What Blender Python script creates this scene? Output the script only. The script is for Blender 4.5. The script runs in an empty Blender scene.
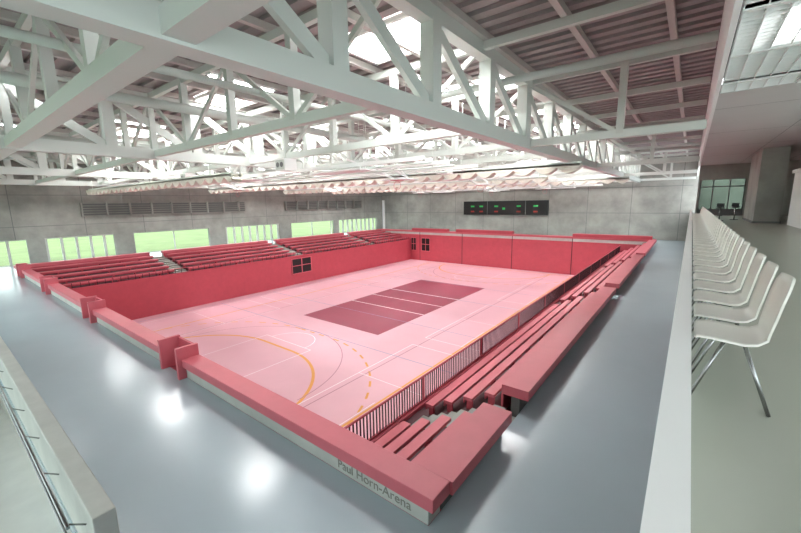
import bpy, bmesh, math, random
from mathutils import Vector, Matrix
random.seed(3)
scn=bpy.context.scene
scn.view_settings.view_transform='Standard'
scn.view_settings.look='None'
scn.view_settings.exposure=1.22
def lin(c):
    return tuple(((x/255)/12.92 if x/255<=0.04045 else ((x/255+0.055)/1.055)**2.4) for x in c)+(1,)
def mat(name,rgb,rough=.5,metal=0,noise=0,scale=3,emit=0,bump=0,spec=.5,stretch=(1,1,1),rgb2=None):
    m=bpy.data.materials.new(name);m.use_nodes=True;nt=m.node_tree;b=nt.nodes['Principled BSDF']
    b.inputs['Base Color'].default_value=lin(rgb);b.inputs['Roughness'].default_value=rough;b.inputs['Metallic'].default_value=metal
    b.inputs['Specular IOR Level'].default_value=spec
    if emit:
        b.inputs['Emission Color'].default_value=lin(rgb);b.inputs['Emission Strength'].default_value=emit
    if noise or bump:
        tc=nt.nodes.new('ShaderNodeTexCoord');mp=nt.nodes.new('ShaderNodeMapping');mp.inputs['Scale'].default_value=stretch
        n=nt.nodes.new('ShaderNodeTexNoise');n.inputs['Scale'].default_value=scale;n.inputs['Detail'].default_value=6;n.inputs['Roughness'].default_value=.6
        nt.links.new(tc.outputs['Object'],mp.inputs['Vector']);nt.links.new(mp.outputs['Vector'],n.inputs['Vector'])
        if noise:
            r=nt.nodes.new('ShaderNodeValToRGB')
            a=lin(rgb);c2=lin(rgb2) if rgb2 else None
            r.color_ramp.elements[0].position=.3;r.color_ramp.elements[1].position=.7
            r.color_ramp.elements[0].color=c2 if c2 else tuple(x*(1-noise) for x in a[:3])+(1,)
            r.color_ramp.elements[1].color=tuple(min(1,x*(1+noise*.5)) for x in a[:3])+(1,)
            nt.links.new(n.outputs['Fac'],r.inputs['Fac']);nt.links.new(r.outputs['Color'],b.inputs['Base Color'])
        if bump:
            bp=nt.nodes.new('ShaderNodeBump');bp.inputs['Strength'].default_value=bump;bp.inputs['Distance'].default_value=.02
            nt.links.new(n.outputs['Fac'],bp.inputs['Height']);nt.links.new(bp.outputs['Normal'],b.inputs['Normal'])
    return m
M={}
M['court']=mat('court_pink',(220,170,180),.36,noise=.05,scale=.4)
M['magenta']=mat('court_magenta',(150,56,78),.4,noise=.05,scale=1)
M['cap']=mat('cap_pink',(204,102,113),.45,noise=.06,scale=2)
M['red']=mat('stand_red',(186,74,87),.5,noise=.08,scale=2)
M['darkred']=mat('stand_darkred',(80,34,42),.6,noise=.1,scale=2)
M['floor']=mat('hall_floor',(180,195,202),.19,noise=.05,scale=.25,spec=.6)
M['gfloor']=mat('gallery_floor',(158,160,148),.3,noise=.05,scale=.6)
M['conc']=mat('concrete',(158,158,151),.8,noise=.3,scale=.5,bump=.3)
M['shade_conc']=mat('concrete_shaded',(104,104,102),.8,noise=.2,scale=.7,bump=.3)  # concrete with shade put into its colour
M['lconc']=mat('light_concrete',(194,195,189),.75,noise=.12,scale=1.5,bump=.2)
M['stair']=mat('stair_concrete',(226,226,220),.7,noise=.08,scale=1.5)
M['steel']=mat('painted_steel',(208,214,208),.5)
M['steel2']=mat('painted_steel_secondary',(202,207,201),.5)
M['deck']=mat('roof_deck',(160,150,149),.6,noise=.08,scale=1)
M['purlin']=mat('purlin_paint',(196,192,187),.6)
M['white']=mat('white_paint',(244,245,243),.5)
M['chair']=mat('chair_plywood_white',(228,227,218),.35)
M['chrome']=mat('chrome',(150,150,150),.25,metal=1)
M['dark']=mat('dark_bars',(60,26,34),.5)
M['black']=mat('black_plastic',(14,15,16),.4)
M['green']=mat('led_green',(40,170,80),.5,emit=.1)
M['redled']=mat('led_red',(150,40,30),.5,emit=.05)
M['sky']=mat('skylight_glazing',(255,255,255),.5,emit=12)
M['tube']=mat('fluorescent_tube',(252,253,255),.5,emit=10)
M['line_w']=mat('line_white',(240,228,230),.5)
M['line_y']=mat('line_orange',(224,156,70),.5)
M['line_d']=mat('line_dark',(176,120,132),.5)
M['line_b']=mat('line_blue',(150,150,180),.5)
M['grass']=mat('lawn',(118,134,84),.9,noise=.25,scale=.3)
M['hedge']=mat('hedge_leaf',(90,130,60),.9,noise=.5,scale=2)
M['ceil']=mat('gallery_ceiling',(190,190,188),.6,noise=.04,scale=.6)
M['grate']=mat('ceiling_grate',(236,238,236),.5)
M['cavity']=mat('ceiling_cavity',(112,114,114),.8)
M['fabric']=mat('curtain_fabric',(228,224,212),.8,noise=.1,scale=4)
M['text']=mat('lettering',(136,134,126),.7)
g=mat('window_glass',(235,245,240),.05);g.node_tree.nodes['Principled BSDF'].inputs['Transmission Weight'].default_value=1;g.node_tree.nodes['Principled BSDF'].inputs['IOR'].default_value=1.02;M['glass']=g
g=mat('tinted_glass',(120,135,125),.05);g.node_tree.nodes['Principled BSDF'].inputs['Transmission Weight'].default_value=1;g.node_tree.nodes['Principled BSDF'].inputs['IOR'].default_value=1.02;M['tint']=g

class B:
    def __init__(s): s.v=[];s.f=[];s.m=[];s.mats=[];s.sm=[]
    def mi(s,k):
        if k not in s.mats: s.mats.append(k)
        return s.mats.index(k)
    def box(s,x0,x1,y0,y1,z0,z1,k):
        b=len(s.v);i=s.mi(k)
        s.v+=[(x0,y0,z0),(x1,y0,z0),(x1,y1,z0),(x0,y1,z0),(x0,y0,z1),(x1,y0,z1),(x1,y1,z1),(x0,y1,z1)]
        for f in ((0,3,2,1),(4,5,6,7),(0,1,5,4),(1,2,6,5),(2,3,7,6),(3,0,4,7)):
            s.f.append([b+j for j in f]);s.m.append(i);s.sm.append(False)
    def beam(s,p,q,w,h,k,up=(0,0,1)):
        p=Vector(p);q=Vector(q);d=(q-p).normalized();u=Vector(up)
        if abs(d.dot(u))>.98:u=Vector((1,0,0))
        a=d.cross(u).normalized();c=a.cross(d).normalized();b=len(s.v);i=s.mi(k)
        for o in (p,q):
            for sa,sc in((-1,-1),(1,-1),(1,1),(-1,1)):
                s.v.append(tuple(o+a*sa*w/2+c*sc*h/2))
        for f in ((0,3,2,1),(4,5,6,7),(0,1,5,4),(1,2,6,5),(2,3,7,6),(3,0,4,7)):
            s.f.append([b+j for j in f][::-1]);s.m.append(i);s.sm.append(False)
    def tube(s,p,q,r,k,n=8,r2=None):
        r2=r if r2 is None else r2
        p=Vector(p);q=Vector(q);d=(q-p).normalized();u=Vector((0,0,1)) if abs(d.z)<.9 else Vector((1,0,0))
        a=d.cross(u).normalized();c=a.cross(d).normalized();b=len(s.v);i=s.mi(k)
        for o,rr in((p,r),(q,r2)):
            for j in range(n):
                t=2*math.pi*j/n;s.v.append(tuple(o+a*math.cos(t)*rr+c*math.sin(t)*rr))
        for j in range(n):
            s.f.append([b+j,b+(j+1)%n,b+n+(j+1)%n,b+n+j]);s.m.append(i);s.sm.append(True)
        s.f.append([b+j for j in range(n)][::-1]);s.m.append(i);s.sm.append(False)
        s.f.append([b+n+j for j in range(n)]);s.m.append(i);s.sm.append(False)
    def quad(s,pts,k,smooth=False):
        b=len(s.v);s.v+=[tuple(p) for p in pts];s.f.append(list(range(b,b+len(pts))));s.m.append(s.mi(k));s.sm.append(smooth)
    def obj(s,name,parent=None,bevel=0):
        me=bpy.data.meshes.new(name);me.from_pydata(s.v,[],s.f)
        for k in s.mats: me.materials.append(M[k])
        for p,i,sm in zip(me.polygons,s.m,s.sm): p.material_index=i;p.use_smooth=sm
        me.update()
        bm=bmesh.new();bm.from_mesh(me);bmesh.ops.recalc_face_normals(bm,faces=bm.faces);bm.to_mesh(me);bm.free()
        o=bpy.data.objects.new(name,me);bpy.context.collection.objects.link(o)
        if parent:o.parent=parent
        if bevel:
            md=o.modifiers.new('bevel','BEVEL');md.width=bevel;md.segments=2;md.limit_method='ANGLE'
        return o
def inst(name,src,loc,rz=0):
    o=bpy.data.objects.new(name,src.data);o.location=loc;o.rotation_euler[2]=rz;bpy.context.collection.objects.link(o);return o

CZ=-4.1
XL,XR=-47.0,0.0
YB=55
BX0,BX1=-42.0,-2.8; BY0,BY1=4.2,48.8
FL=-35.3; FR=-6.0; NI=4.6; FI=48.2
RZ=9.8
# ---------- floor ----------
b=B()
WX0,WX1,WY0,WY1=-20,-5.9,-0.8,0.8
b.box(XL,BX0,-6,YB,-.25,0,'floor')
b.box(BX1,XR,-6,YB,-.25,0,'floor')
b.box(BX0,BX1,BY1,YB,-.25,0,'floor')
b.box(BX0,BX1,WY1,BY0,-.25,0,'floor')
b.box(BX0,BX1,-6,WY0,-.25,0,'floor')
b.box(BX0,WX0,WY0,WY1,-.25,0,'floor'); b.box(WX1,BX1,WY0,WY1,-.25,0,'floor')
b.obj('floor')
# ---------- court ----------
b=B(); b.box(FL-.3,FR+.3,NI-.2,FI+.3,CZ-.2,CZ,'court'); court=b.obj('court_floor')
b=B()
z=CZ+.004
def strip(x0,y0,x1,y1,w,k,dz=0):
    d=Vector((x1-x0,y1-y0,0));
    if d.length<1e-6:return
    n=Vector((-d.y,d.x,0)).normalized()*w/2;p=Vector((x0,y0,z+dz));q=Vector((x1,y1,z+dz));b.quad([p-n,q-n,q+n,p+n],k)
def arc(cx,cy,r,a0,a1,w,k,dz=0,n=20,dash=False):
    for i in range(n):
        if dash and i%2: continue
        t0=math.radians(a0+(a1-a0)*i/n);t1=math.radians(a0+(a1-a0)*(i+1)/n)
        b.quad([(cx+(r-w/2)*math.cos(t0),cy+(r-w/2)*math.sin(t0),z+dz),(cx+(r+w/2)*math.cos(t0),cy+(r+w/2)*math.sin(t0),z+dz),(cx+(r+w/2)*math.cos(t1),cy+(r+w/2)*math.sin(t1),z+dz),(cx+(r-w/2)*math.cos(t1),cy+(r-w/2)*math.sin(t1),z+dz)],k)
VX0,VX1,VY0,VY1=-24.7,-16.5,18.5,35.7
b.quad([(VX0,VY0,z),(VX1,VY0,z),(VX1,VY1,z),(VX0,VY1,z)],'magenta')
for y in (24.2,27.1,30.0): strip(VX0,y,VX1,y,.1,'line_w',.004)
cx=-20.6
HX0,HX1,HY0,HY1=cx-10,cx+10,7.2,47.0
for a in ((HX0,HY0,HX1,HY0),(HX1,HY0,HX1,HY1),(HX1,HY1,HX0,HY1),(HX0,HY1,HX0,HY0)): strip(*a,.13,'line_y',.001)
for sgn,gy in((1,HY0),(-1,HY1)):
    for R,dash,w in((6,False,.17),(9,True,.12)):
        y=gy+sgn*R
        if not dash: strip(cx-1.5,y,cx+1.5,y,w,'line_y',.002)
        else:
            for k in range(3): strip(cx-1.4+k,y,cx-.9+k,y,w,'line_y',.002)
        if sgn>0: arc(cx+1.5,gy,R,0,90,w,'line_y',.002,24,dash);arc(cx-1.5,gy,R,90,180,w,'line_y',.002,24,dash)
        else: arc(cx+1.5,gy,R,-90,0,w,'line_y',.002,24,dash);arc(cx-1.5,gy,R,180,270,w,'line_y',.002,24,dash)
    y0=gy+sgn*1.0
    strip(cx-2.4,y0,cx-2.4,y0+sgn*5.8,.05,'line_w',.003);strip(cx+2.4,y0,cx+2.4,y0+sgn*5.8,.05,'line_w',.003);strip(cx-2.4,y0+sgn*5.8,cx+2.4,y0+sgn*5.8,.05,'line_w',.003)
    if sgn>0: arc(cx,y0+1.5,6.75,0,180,.05,'line_d',.003,40);arc(cx,y0+5.8,1.8,0,180,.05,'line_w',.003)
    else: arc(cx,y0-1.5,6.75,180,360,.05,'line_d',.003,40);arc(cx,y0-5.8,1.8,180,360,.05,'line_w',.003)
BXa,BXb=cx-7.5,cx+7.5
for a in ((BXa,HY0+1,BXb,HY0+1),(BXb,HY0+1,BXb,HY1-1),(BXb,HY1-1,BXa,HY1-1),(BXa,HY1-1,BXa,HY0+1)): strip(*a,.06,'line_d',.003)
for y0 in (8.5,20,32):
    for x0 in(-33.5,-13.5):
        for a in ((x0,y0,x0+5.5,y0),(x0+5.5,y0,x0+5.5,y0+10),(x0+5.5,y0+10,x0,y0+10),(x0,y0+10,x0,y0)): strip(*a,.05,'line_w',.006)
        strip(x0,y0+5,x0+5.5,y0+5,.04,'line_w',.006);strip(x0+2.75,y0,x0+2.75,y0+3.2,.04,'line_w',.006)
for y0 in (11,24.5,38):   # cross courts over the width
    for yy in (y0-2.6,y0+5.4): strip(-34.2,yy,-9,yy,.05,'line_b',.007)
strip(-34.2,8.4,-34.2,43.4,.05,'line_b',.007)
b.obj('court_markings',court)

# ---------- boundary walls ----------
gates=[-12.0,-21.0,-30.2,-39.0]; GW=.62
def near_far(name,yo,yi,gs,front=True):
    s=1 if yi>yo else -1
    b=B()
    def bx(x0,x1,ya,yb,z0,z1,k): b.box(x0,x1,min(ya,yb),max(ya,yb),z0,z1,k)
    bx(BX0,BX1,yo,yi,CZ,.0,'red')
    xs=[BX0]+sum([[g_-GW,g_+GW] for g_ in sorted(gs)],[])+[BX1]
    for i in range(0,len(xs),2):
        bx(xs[i],xs[i+1],yo,yi-s*.05,0,.36,'lconc')
        x0=xs[i]-(.1 if i==0 else 0); x1=xs[i+1]+(.15 if i==len(xs)-2 else 0)
        bx(x0,x1,yo-s*.1,yi,.36,.6,'cap')
    for g_ in gs:
        for sx in (-1,1):
            bx(g_+sx*GW-.06,g_+sx*GW+.06,yo-s*.22,yi,0.0,.95,'cap')
        bx(g_-GW,g_+GW,yi-s*.08,yi,0,.9,'red')
    return b
b=near_far('n',BY0,NI,gates); b.obj('boundary_wall',bevel=.012)
b=near_far('f',BY1,FI,[])
for x in (-33.5,-26,-18.5,-11): b.box(x-.04,x+.04,FI-.03,FI,CZ,.36,'darkred')
b.box(-27,-18.5,FI-.1,BY1,.6,1.0,'red'); b.box(-35,-28.5,FI-.1,BY1,.6,.95,'red'); b.box(-11,-3,FI-.1,BY1,.6,.95,'red')
fw=b.obj('boundary_wall')
def darkdoor(x0,x1,y0,y1,z0,z1,name,axis):
    b=B();b.box(x0,x1,y0,y1,z0,z1,'black')
    if axis=='x':
        xm=(x0+x1)/2
        for x in (x0,xm-.03,x1-.06): b.box(x,x+.06,y0-.03,y1,z0,z1,'cap')
        for zz in (z0,(z0+z1)/2,z1-.08): b.box(x0,x1,y0-.03,y1,zz,zz+.08,'cap')
    else:
        ym=(y0+y1)/2
        for y in (y0,ym-.05,y1-.08): b.box(x0,x1+.03,y,y+.1,z0,z1,'cap')
        for zz in (z0,(z0+z1)/2,z1-.08): b.box(x0,x1+.03,y0,y1,zz,zz+.08,'cap')
    b.obj(name)
darkdoor(-35.2,-34.2,FI-.06,FI-.001,-2.6,-.5,'door_1','x'); darkdoor(-33.2,-31.6,FI-.06,FI-.001,-2.6,-.5,'door_2','x')
darkdoor(FL+.001,FL+.06,25.2,28.0,-2.9,-1.1,'door_3','y')

# ---------- grandstands ----------
def stand(xf,xo,ztop,zf,rows,aisles,first,pitch,w,hw):
    s=1 if xo>xf else -1
    b=B()
    def bx(xa,xb,y0,y1,z0,z1,k): b.box(min(xa,xb),max(xa,xb),y0,y1,z0,z1,k)
    Y0,Y1=NI,FI
    rise=(ztop-.38-zf)/rows
    bx(xf,xf+s*.2,Y0,Y1,CZ,zf+.05,'red')
    segs=[Y0]+sum([[a-hw,a+hw] for a in aisles],[])+[Y1]
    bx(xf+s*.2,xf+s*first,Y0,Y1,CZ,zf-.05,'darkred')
    for r in range(rows):
        xa=xf+s*(first+r*pitch) ; xb=xf+s*(first+(r+1)*pitch) if r<rows-1 else xo
        zt=zf-.05+r*rise
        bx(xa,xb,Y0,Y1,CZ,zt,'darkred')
        for i in range(0,len(segs),2):
            y0,y1=segs[i]+.03,segs[i+1]-.03
            bx(xa,xa+s*w,y0,y1,zt+.30,zt+.38,'cap')
            bx(xa,xa+s*.03,y0,y1,zt+.2,zt+.30,'red')
            y=y0+.1
            while y<y1: 
                bx(xa+s*.05,xa+s*(w-.04),y,y+.06,zt,zt+.3,'red'); y+=1.5
        for a in aisles:
            h=hw-.05
            bx(xa-s*.02,xb,a-h,a+h,zt-.02,zt+.04,'conc'); bx(xa+s*pitch*.5,xb if r<rows-1 else xa+s*pitch,a-h,a+h,zt,zt+rise*.5+.04,'conc')
    for i in range(0,len(segs),2):
        y0,y1=segs[i],segs[i+1]
        bx(xo-s*.05,xo-s*.25,y0,y1,-.25,.36,'shade_conc' if s>0 else 'lconc')  # right stand: shade below the cap put into the concrete colour
        bx(xo-s*.5,xo+s*.15,y0+(.02 if i else 0),y1,.36,.6,'cap')
        bx(xo-s*.5,xo-s*.45,y0,y1,ztop-.9,.36,'red')
    return b
b=stand(FR,BX1+.05,.6,-1.0,4,[7.6,21.5,35.4],.5,.6,.25,.5); b.obj('grandstand')
b=stand(FL,BX0,.6,-.9,5,[14,27,40],.7,1.14,.5,.6); b.obj('grandstand')
def fence(x,y0,y1,z0,z1,pitch,r=.012):
    b=B(); b.box(x-.025,x+.025,y0,y1,z1-.04,z1,'red'); b.box(x-.02,x+.02,y0,y1,z0,z0+.04,'red')
    y=y0+.05
    while y<y1:
        b.box(x-.011,x+.011,y-.016,y+.016,z0,z1,'dark'); y+=pitch
    y=y0
    while y<=y1: b.box(x-.03,x+.03,y,y+.05,z0-.0,z1,'red'); y+=3.97
    return b
fence(FR+.08,NI+.05,FI-.1,-.945,-.15,.12).obj('guard_fence')
fence(FL-.1,NI+.05,FI-.1,-.845,-.4,.5).obj('guard_fence')

cu=bpy.data.curves.new('wall_lettering','FONT');cu.body='Paul Horn-Arena';cu.size=.25;cu.extrude=.004;cu.materials.append(M['text'])
o=bpy.data.objects.new('wall_lettering',cu);o.location=(-4.85,BY0-.006,.09);o.rotation_euler=(math.pi/2,0,0);bpy.context.collection.objects.link(o)

# ---------- walls ----------
b=B()
WH=2.3
b.box(XL-.4,XL,-6,YB+.4,WH,RZ+.3,'conc')
groups=[(-5.5,5.7,1),(6.9,12.2,1),(13.9,21.9,0),(24,32,1),(34,42.5,0),(43.5,53.3,1)]
prev=-6
for (a,c,s_) in groups:
    b.box(XL-.4,XL,prev,a,0,WH,'conc');prev=c
b.box(XL-.4,XL,prev,YB+.4,0,WH,'conc')
for y in range(-5,55,5): b.box(XL,XL+.004,y,y+.05,WH,RZ,'cavity')
for z_ in (3.4,6.2): b.box(XL,XL+.004,-6,YB,z_,z_+.04,'cavity')
b.obj('wall_left')
for n,(a,c,s_) in enumerate(groups):
    b=B();b.box(XL-.22,XL-.2,a,c,0.05,WH,'glass')
    b.box(XL-.25,XL-.15,a,c,0,.08,'lconc');b.box(XL-.25,XL-.15,a,c,WH-.08,WH,'lconc')
    p=1.1 if s_ else 4
    y=a
    while y<c-.2:
        b.box(XL-.35,XL-.01 if s_ else XL-.15,y,y+(.16 if s_ else .08),0,WH,'lconc');y+=p
    b.obj('window_%d'%(n+1))
b=B();b.box(XL-.4,7.0,YB,YB+.4,-.25,RZ+.3,'conc')
for x in range(-46,0,5): b.box(x,x+.05,YB-.004,YB,0,RZ,'cavity')
for z_ in (3.2,6.4): b.box(XL,0,YB-.004,YB,z_,z_+.05,'cavity')
b.obj('wall_back')
b=B();b.box(-4,0,-6.4,-6.0,-.25,RZ+.3,'conc');b.box(XL,-4,-6.4,-6,6.5,RZ+.3,'conc')  # end wall added behind the camera to darken the right walkway
b.obj('unseen_wall_front')
b=B();b.box(XL,-4,-6.22,-6.2,0,6.5,'glass')  # glazing added behind the camera to brighten the lower left
x=XL
while x<-4: b.box(x,x+.1,-6.3,-6.1,0,6.5,'steel');x+=2.5
b.obj('window_9')
b=B(); b.box(-46.9,-46.4,YB-.1,YB,0,5.5,'white'); b.obj('trim_1')
b=B();b.quad([(-160,-80,-.3),(-47.5,-80,-.3),(-47.5,140,-.3),(-160,140,-.3)],'grass');b.quad([(-47.5,-80,-.3),(-4,-80,-.3),(-4,-6.4,-.3),(-47.5,-6.4,-.3)],'grass');b.obj('lawn')
b=B()
for i in range(70):
    y=-70+i*3+random.uniform(-1,1);r=random.uniform(2,3.5)
    for k in range(6):
        t0=k*math.pi/3;t1=t0+math.pi/3
        b.quad([(-110+r*math.cos(t0),y+r*math.sin(t0),-.3),(-110+r*math.cos(t1),y+r*math.sin(t1),-.3),(-110+.5*r*math.cos(t1),y+.5*r*math.sin(t1),r*1.6),(-110+.5*r*math.cos(t0),y+.5*r*math.sin(t0),r*1.6)],'hedge')
b.obj('hedge')

# ---------- scoreboard ----------
b=B();b.box(-29.3,-16,YB-.3,YB-.005,2.9,5.0,'black')
for x in (-28,-26.5,-24,-20.5,-18):
    for zz in (3.3,4.1):
        b.box(x,x+.6,YB-.32,YB-.3,zz,zz+.22,'green' if zz>3.9 else 'redled')
b.box(-22.7,-22.3,YB-.32,YB-.3,3.7,4.0,'green')
for x in (-25.2,-19.2): b.box(x,x+.06,YB-.33,YB-.3,2.9,5.0,'cavity')
b.obj('scoreboard')
for (y0,y1) in ((9.8,26.8),(33,49.5)):
    b=B();b.box(XL+.05,XL+.1,y0,y1,4.2,5.4,'cavity')
    z_=4.2
    while z_<5.4: b.box(XL+.1,XL+.4,y0,y1,z_,z_+.06,'conc');z_+=.24
    y=y0
    while y<=y1: b.box(XL+.005,XL+.45,y,y+.12,4.15,5.5,'conc');y+=2
    b.obj('ventilation_grille')

# ---------- roof ----------
b=B()
b.box(XL-.4,.2,-6,YB+.4,RZ+.12,RZ+.3,'deck')
y=-6
while y<YB:
    b.box(XL,.2,y,y+.28,RZ,RZ+.13,'deck');y+=.56
b.obj('ceiling')
b=B()
x=-46
while x<0:
    b.box(x-.08,x+.08,-6,YB-.02,RZ-.2,RZ-.005,'purlin');x+=2.15
b.obj('roof_purlins')
Ys=[2.3+4.3*i for i in range(-1,13)]
def main_truss(x):
    b=B()
    b.box(x-.2,x+.2,-6,YB-.02,6.98,7.4,'steel');b.box(x-.18,x+.18,-6,YB-.02,RZ-.55,RZ-.2,'steel')
    st=12.9/4
    y=1.85-2*st
    while y<YB-.1:
        b.box(x-.19,x+.19,y-.19,y+.19,7.38,RZ-.5,'steel')
        if y+st<YB: b.beam((x,y+.1,RZ-.5),(x,y+st-.15,7.4),.14,.3,'steel')
        y+=st
    return b
for x in (-5.4,-18.3,-31.2,-44.1): main_truss(x).obj('roof_truss')
def cross_truss(y,i):
    b=B();w=.2 if i==1 else .1
    zb=7.22
    xe=.15 if i%3==1 else -5.6
    b.box(XL+.02,xe,y-w,y+w,zb-.14-(0.05 if i==1 else 0),zb+.12,'steel')
    b.box(XL+.02,.15,y-.08,y+.08,RZ-.42,RZ-.2,'steel2')
    dx=12.9/4
    for j in range(-14,2):
        x=-5.4+j*dx
        if x<XL: continue
        if x>xe+.1: continue
        b.box(x-.11,x+.11,y-.11,y+.11,zb,RZ-.3,'steel2')
        if x+dx>xe+.3: continue
        if j%2==0: b.beam((x,y,RZ-.4),(x+dx,y,zb),.1,.14,'steel2')
        else: b.beam((x,y,zb),(x+dx,y,RZ-.4),.1,.14,'steel2')
    return b
for i,y in enumerate(Ys):
    if y<YB-.3: cross_truss(y,i).obj('cross_truss')
for X in (-7.4,-18.0,-28.6,-39.2):
    for j in range(8):
        y=9.4+5.75*j
        if y>51: continue
        q=B();q.box(X-1.5,X+1.5,y-.95,y+.95,RZ-.03,RZ-.01,'sky')
        for e in(-1,1):
            q.box(X-1.6,X+1.6,y+e*1.0-.06,y+e*1.0+.06,RZ-.12,RZ-.002,'white');q.box(X+e*1.55-.06,X+e*1.55+.06,y-1,y+1,RZ-.12,RZ-.002,'white')
        q.obj('skylight')
for X in (-7.8,-12.7,-17.6,-22.6,-27.5,-32.5,-37.5):
    for j in range(0,11,1):
        y=-1.2+4.4*j
        if (j+int(abs(X)))%2: continue
        q=B();q.box(X-.12,X+.12,y-1.2,y+1.2,9.17,9.25,'white');q.box(X-.07,X+.07,y-1.15,y+1.15,9.12,9.17,'tube')
        for e in(-.9,.9): q.tube((X,y+e,9.25),(X,y+e,RZ-.2),.01,'steel2',5)
        q.obj('added_fill_light')
b=B()
for (y,zz,r) in ((12.6,8.9,.12),(24,8.7,.15),(4.2,9.1,.08),(37,8.8,.15)): b.tube((XL+.02,y,zz),(.15,y,zz),r,'steel',10)
for (x,zz,r) in ((-10.2,8.2,.1),(-14.5,8.4,.16),(-24.5,8.3,.16),(-35.5,8.3,.12)): b.tube((x,-5.98,zz),(x,YB-.02,zz),r,'steel2',10)
for x in(-46,-36,-26,-16,-6):
    for (y,zz,r) in ((12.6,8.9,.12),(24,8.7,.15),(4.2,9.1,.08),(37,8.8,.15)): b.tube((x,y,zz),(x,y,RZ-.05),.02,'steel2',5)
b.obj('service_pipes')
# ---------- hung equipment ----------
def curtain(y,x0,x1,dz=0):
    b=B();b.box(x0,x1,y-.1,y+.1,6.85+dz,6.98+dz,'steel')
    x=x0
    while x<x1:
        w=1.0
        for k in range(6):
            t0=k/6;t1=(k+1)/6
            za=6.75-.28*math.sin(math.pi*t0)+dz;zb=6.75-.28*math.sin(math.pi*t1)+dz
            xa=x+w*t0;xb=min(x1,x+w*t1)
            b.quad([(xa,y-.25,za),(xb,y-.25,zb),(xb,y-.25,6.88+dz),(xa,y-.25,6.88+dz)],'fabric')
            b.quad([(xa,y+.25,za),(xb,y+.25,zb),(xb,y+.25,6.88+dz),(xa,y+.25,6.88+dz)],'fabric')
            b.quad([(xa,y-.25,za),(xb,y-.25,zb),(xb,y+.25,zb),(xa,y+.25,za)],'fabric')
        x+=w
    b.box(x0,x1,y-.25,y+.25,6.8+dz,6.88+dz,'fabric')
    x=x0+1
    while x<x1: b.tube((x,y,6.95+dz),(x,y,7.3),.015,'steel',5);x+=3
    return b
for (y,x0,x1,dz) in ((18.3,-38,-4,-.3),(34.4,-38,-4,-.25),(9.6,-42,-17.5,-.38),(26.9,-38,-8,-.3)): curtain(y,x0,x1,dz).obj('divider_curtain')
def hoop(x,y):
    b=B();d=-.2
    for e in(-.8,.8):
        b.tube((x+e,y,7.1),(x+e*.6,y+3.2,6.5+d),.05,'white');b.tube((x+e,y+1.2,7.1),(x+e*.6,y+3.2,6.5+d),.04,'white')
    for t in(.3,.6,1): b.tube((x-.8+.32*t,y+3.2*t,7.1+(d-.6)*t),(x+.8-.32*t,y+3.2*t,7.1+(d-.6)*t),.04,'white')
    b.box(x-.9,x+.9,y+2.5,y+3.6,6.38+d,6.43+d,'white')
    b.box(x-.3,x+.3,y+2.7,y+3.1,6.36+d,6.38+d,'cap')
    n=14
    for i in range(n):
        t0=2*math.pi*i/n;t1=2*math.pi*(i+1)/n
        b.tube((x+.23*math.cos(t0),y+2.9,6.1+d+.23*math.sin(t0)),(x+.23*math.cos(t1),y+2.9,6.1+d+.23*math.sin(t1)),.01,'cap',5)
    return b
for (x,y) in ((-12.5,13),(-28.7,13),(-12.5,23),(-28.7,23),(-12.5,38.5),(-28.7,38.5),(-20.6,43)): hoop(x,y).obj('basketball_hoop')
for k,(x0,x1,y) in enumerate(((-34,-8,11.8),(-34,-8,13.6),(-34,-8,16.2),(-34,-8,21.2),(-34,-8,25),(-34,-8,29),(-34,-8,31.5),(-34,-8,37.8),(-34,-8,42.2),(-34,-8,47))):
    b=B();d=-.2;b.box(x0,x1,y-.08,y+.08,6.75+d,6.9+d,'white');b.tube((x0,y+.5,6.7+d),(x1,y+.5,6.7+d),.04,'steel')
    x=x0
    while x<=x1:
        b.tube((x,y,6.85+d),(x,y,9.5),.015,'steel2',5);b.beam((x,y,6.7+d),(x,y+.55,6.7+d),.06,.06,'steel');x+=2.1
    if k%3==0:
        for xx in (x0+4,x0+12,x0+20): b.box(xx,xx+3.2,y-.5,y+.5,6.35,6.42,'white')
    b.obj('apparatus_rail')
for (x,y) in ((-14.2,10.2),(-10.5,17.4),(-24.3,10.4)):
    b=B();b.box(x-.35,x+.35,y-.3,y+.3,6.45,6.95,'white');b.box(x-.3,x+.3,y-.32,y-.3,6.5,6.9,'steel2');b.beam((x,y,6.95),(x,y,9.55),.05,.05,'steel')
    for e in(-.14,.14): b.tube((x+e,y-.33,6.7),(x+e,y-.31,6.7),.11,'cavity',12)
    b.obj('loudspeaker')

# ---------- near-left stair, parapet, rail ----------
b=B();b.box(-20,-5.8,.82,1.08,0,1.0,'lconc')
b.obj('stair_parapet',bevel=.015)
b=B();b.tube((-19.5,.62,.85),(-6.1,.62,.85),.024,'chrome',10)
b.tube((-19.5,.62,.6),(-6.1,.62,.6),.015,'chrome',8)
x=-19
while x<-6: b.tube((x,.62,.85),(x,.812,.7),.012,'chrome',6);x+=1.6
b.obj('handrail')
b=B()
n=28
for i in range(n):
    x1=-5.9-.5*i;b.box(x1-.5,x1,WY0,WY1,-.06*(i+1)-.3,-.06*(i+1),'stair');b.box(x1-.06,x1-.02,WY0,WY1,-.06*(i+1),-.06*(i+1)+.003,'cavity')
b.box(WX0,WX1,WY0-.1,WY0,-4,0,'stair');b.box(WX0,WX1,WY1,WY1+.1,-4,-.25,'stair');b.box(WX0-.1,WX0,WY0,WY1,-4,0,'stair')
b.obj('staircase')

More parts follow.
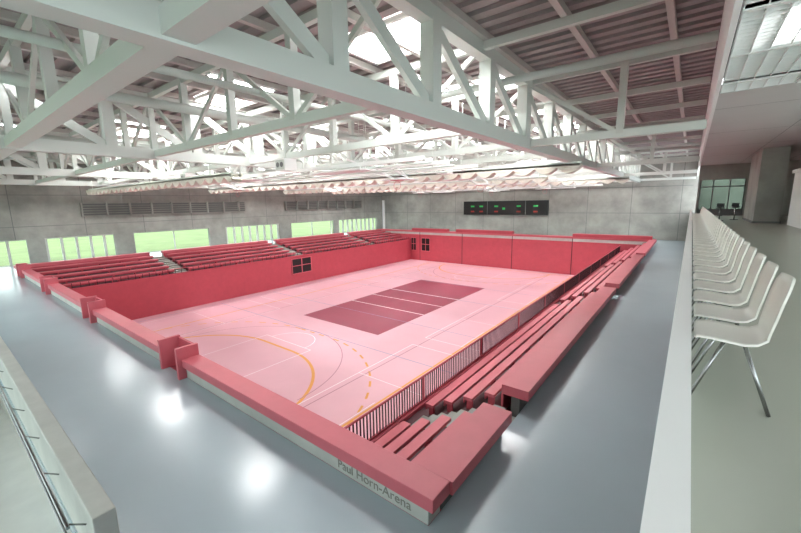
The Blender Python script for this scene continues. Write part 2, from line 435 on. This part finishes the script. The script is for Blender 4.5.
# ---------- gallery ----------
GZ=3.65
b=B();b.box(.085,7.0,-4,37,GZ-.3,GZ,'gfloor');b.obj('floor_gallery')
b=B();b.box(-.03,.08,-4,37,3.3,4.1,'white');b.obj('parapet_wall')
b=B();b.box(0.02,.2,-6,YB,-.25,GZ-.35,'shade_conc');b.obj('wall_right')  # colour darkened to keep the right walkway dim
CE=7.4;GY=12
b=B();b.box(.28,7,GY,37,CE,CE+.2,'ceil');b.box(.28,7,-4,GY,CE+.35,CE+.5,'cavity');b.box(.2,.28,-6,YB,CE-.0,RZ+.3,'grate')
for x in (2.5,4.8): b.box(x,x+.015,GY,37,CE-.002,CE,'cavity')
for y in (14,19,24,29): b.box(.28,7,y,y+.015,CE-.002,CE,'cavity')
b.obj('ceiling_gallery')
b=B();y=-2
while y<GY-.02: b.box(.3,6.95,y,y+.016,CE,CE+.08,'grate');y+=.16
x=.3
while x<6.9: b.box(x,x+.016,-2,GY-.02,CE,CE+.08,'grate');x+=.24
for x in (1.6,3.1,4.6): b.box(x-.04,x+.04,-2,GY-.05,CE-.02,CE+.1,'grate')
for y in (1,3,5,7,9,11): b.box(.3,6.95,y-.04,y+.04,CE-.02,CE+.1,'grate')
b.obj('ceiling_grate')
for x in (1.0,3.9):  # lamps added above the grate to brighten gallery and chairs
    for y in (-1,2,5,8):
        zl=CE+.22
        q=B();q.box(x-.1,x+.1,y-.75,y+.75,zl,zl+.06,'white');q.box(x-.07,x+.07,y-.7,y+.7,zl-.02,zl,'tube')
        for e in (-.6,.6): q.tube((x,y+e,zl+.06),(x,y+e,CE+.35),.01,'steel2',5)
        q.obj('added_fill_light')
b=B();b.box(7,7.3,18,37,GZ-.3,CE+.5,'conc');b.box(7,7.3,-4,18,GZ-.3,GZ,'conc');b.box(7,7.3,-4,18,CE-.4,CE+.5,'conc');b.obj('wall_right')
b=B();b.box(7.1,7.13,-4,18,GZ,CE-.4,'glass')  # glazing added out of view to let daylight onto chairs and ceiling
y=-4
while y<18: b.box(7.05,7.2,y,y+.08,GZ,CE-.4,'steel');y+=2
b.obj('window_8')
b=B();b.box(3.0,7,37,37.3,GZ-.3,CE+.3,'conc');b.box(.28,3,37,37.3,6.3,CE+.3,'conc');b.box(.28,.4,37,37.3,GZ-.3,6.3,'conc');b.obj('wall_far')
b=B();b.box(.4,3,37.1,37.15,GZ,6.3,'tint')
for x in (.4,1.15,2.1,2.93): b.box(x,x+.07,37,37.2,GZ,6.3,'cavity')
b.box(.4,3,37,37.2,GZ+2.1,GZ+2.18,'cavity');b.box(.4,3,37,37.2,GZ,GZ+.5,'cavity');b.obj('window_7')
b=B();b.box(2.6,3.6,26.5,31,GZ,CE,'conc');b.box(2.56,3.64,26.46,31.04,GZ,GZ+.1,'cavity');b.obj('column')
b=B();b.box(3.7,6.9,19,25.4,GZ,GZ+2.5,'white');b.box(3.62,3.7,18.9,25.5,GZ+2.4,GZ+2.55,'grate');b.obj('kiosk')
def stool(x,y):
    b=B();b.tube((x,y,GZ),(x,y,GZ+.03),.2,'black',16);b.tube((x,y,GZ+.03),(x,y,GZ+.72),.03,'chrome',10);b.tube((x,y,GZ+.72),(x,y,GZ+.8),.19,'black',16)
    b.tube((x-.12,y,GZ+.3),(x+.12,y,GZ+.3),.012,'chrome',6);b.box(x-.17,x+.17,y+.14,y+.18,GZ+.78,GZ+1.0,'black')
    b.obj('bar_stool')
stool(1.35,28.5);stool(2.1,30)
def chair_mesh():
    b=B()
    prof=[(-.205,.425),(-.19,.442),(-.12,.447),(-.04,.44),(.04,.432),(.1,.44),(.14,.47),(.165,.53),(.18,.62),(.195,.72),(.215,.81),(.23,.86)]
    wid=[.19,.21,.225,.23,.225,.21,.195,.2,.215,.225,.215,.17]
    nw=8;base=len(b.v);i=b.mi('chair');n=len(prof);th=.012
    for side in (0,1):
        for k,((x,z_),w) in enumerate(zip(prof,wid)):
            x0,z0=prof[max(0,k-1)];x1,z1=prof[min(n-1,k+1)];d=Vector((x1-x0,z1-z0)).normalized();nx,nz=d.y,-d.x
            for j in range(nw+1):
                t=-1+2*j/nw
                c=.02*t*t
                off=th*side
                b.v.append((x-(c if k>6 else 0)*1.0+nx*off,w*t,z_+(c*.6 if k<=6 else 0)+nz*off))
    def id(s_,k,j): return base+s_*n*(nw+1)+k*(nw+1)+j
    for s_ in(0,1):
        for k in range(n-1):
            for j in range(nw):
                b.f.append([id(s_,k,j),id(s_,k,j+1),id(s_,k+1,j+1),id(s_,k+1,j)]);b.m.append(i);b.sm.append(True)
    for k in range(n-1):
        for j in(0,nw): b.f.append([id(0,k,j),id(0,k+1,j),id(1,k+1,j),id(1,k,j)]);b.m.append(i);b.sm.append(False)
    for j in range(nw):
        for k in(0,n-1): b.f.append([id(0,k,j),id(0,k,j+1),id(1,k,j+1),id(1,k,j)]);b.m.append(i);b.sm.append(False)
    for e in(-1,1):
        b.tube((-.05,e*.15,.425),(-.2,e*.19,0),.011,'chrome',8);b.tube((.05,e*.15,.42),(.2,e*.19,0),.011,'chrome',8)
        b.tube((-.05,e*.15,.425),(.05,e*.15,.42),.011,'chrome',8)
    for x in(-.05,.05): b.tube((x,-.15,.422),(x,.15,.422),.01,'chrome',8)
    return b
src=chair_mesh().obj('stacking_chair');src.location=(.30,3.25,GZ)
for i in range(1,44):
    inst('stacking_chair',src,(.30,3.25+.56*i,GZ))

w=bpy.data.worlds.new('world');scn.world=w;w.use_nodes=True
bg=w.node_tree.nodes['Background'];bg.inputs['Color'].default_value=(.9,.96,1,1);bg.inputs['Strength'].default_value=1.9

cd=bpy.data.cameras.new('camera');cam=bpy.data.objects.new('camera',cd);bpy.context.collection.objects.link(cam);scn.camera=cam
a,be,c=.66118,1.40024,-.01675
Rm=Matrix.Rotation(a,3,'Z')@Matrix.Rotation(be,3,'X')@Matrix.Rotation(c,3,'Z')
cam.matrix_world=Matrix.Translation((0,0,5))@Rm.to_4x4()
cd.sensor_width=36;cd.lens=370.77*36/801;cd.clip_start=.05;cd.clip_end=500
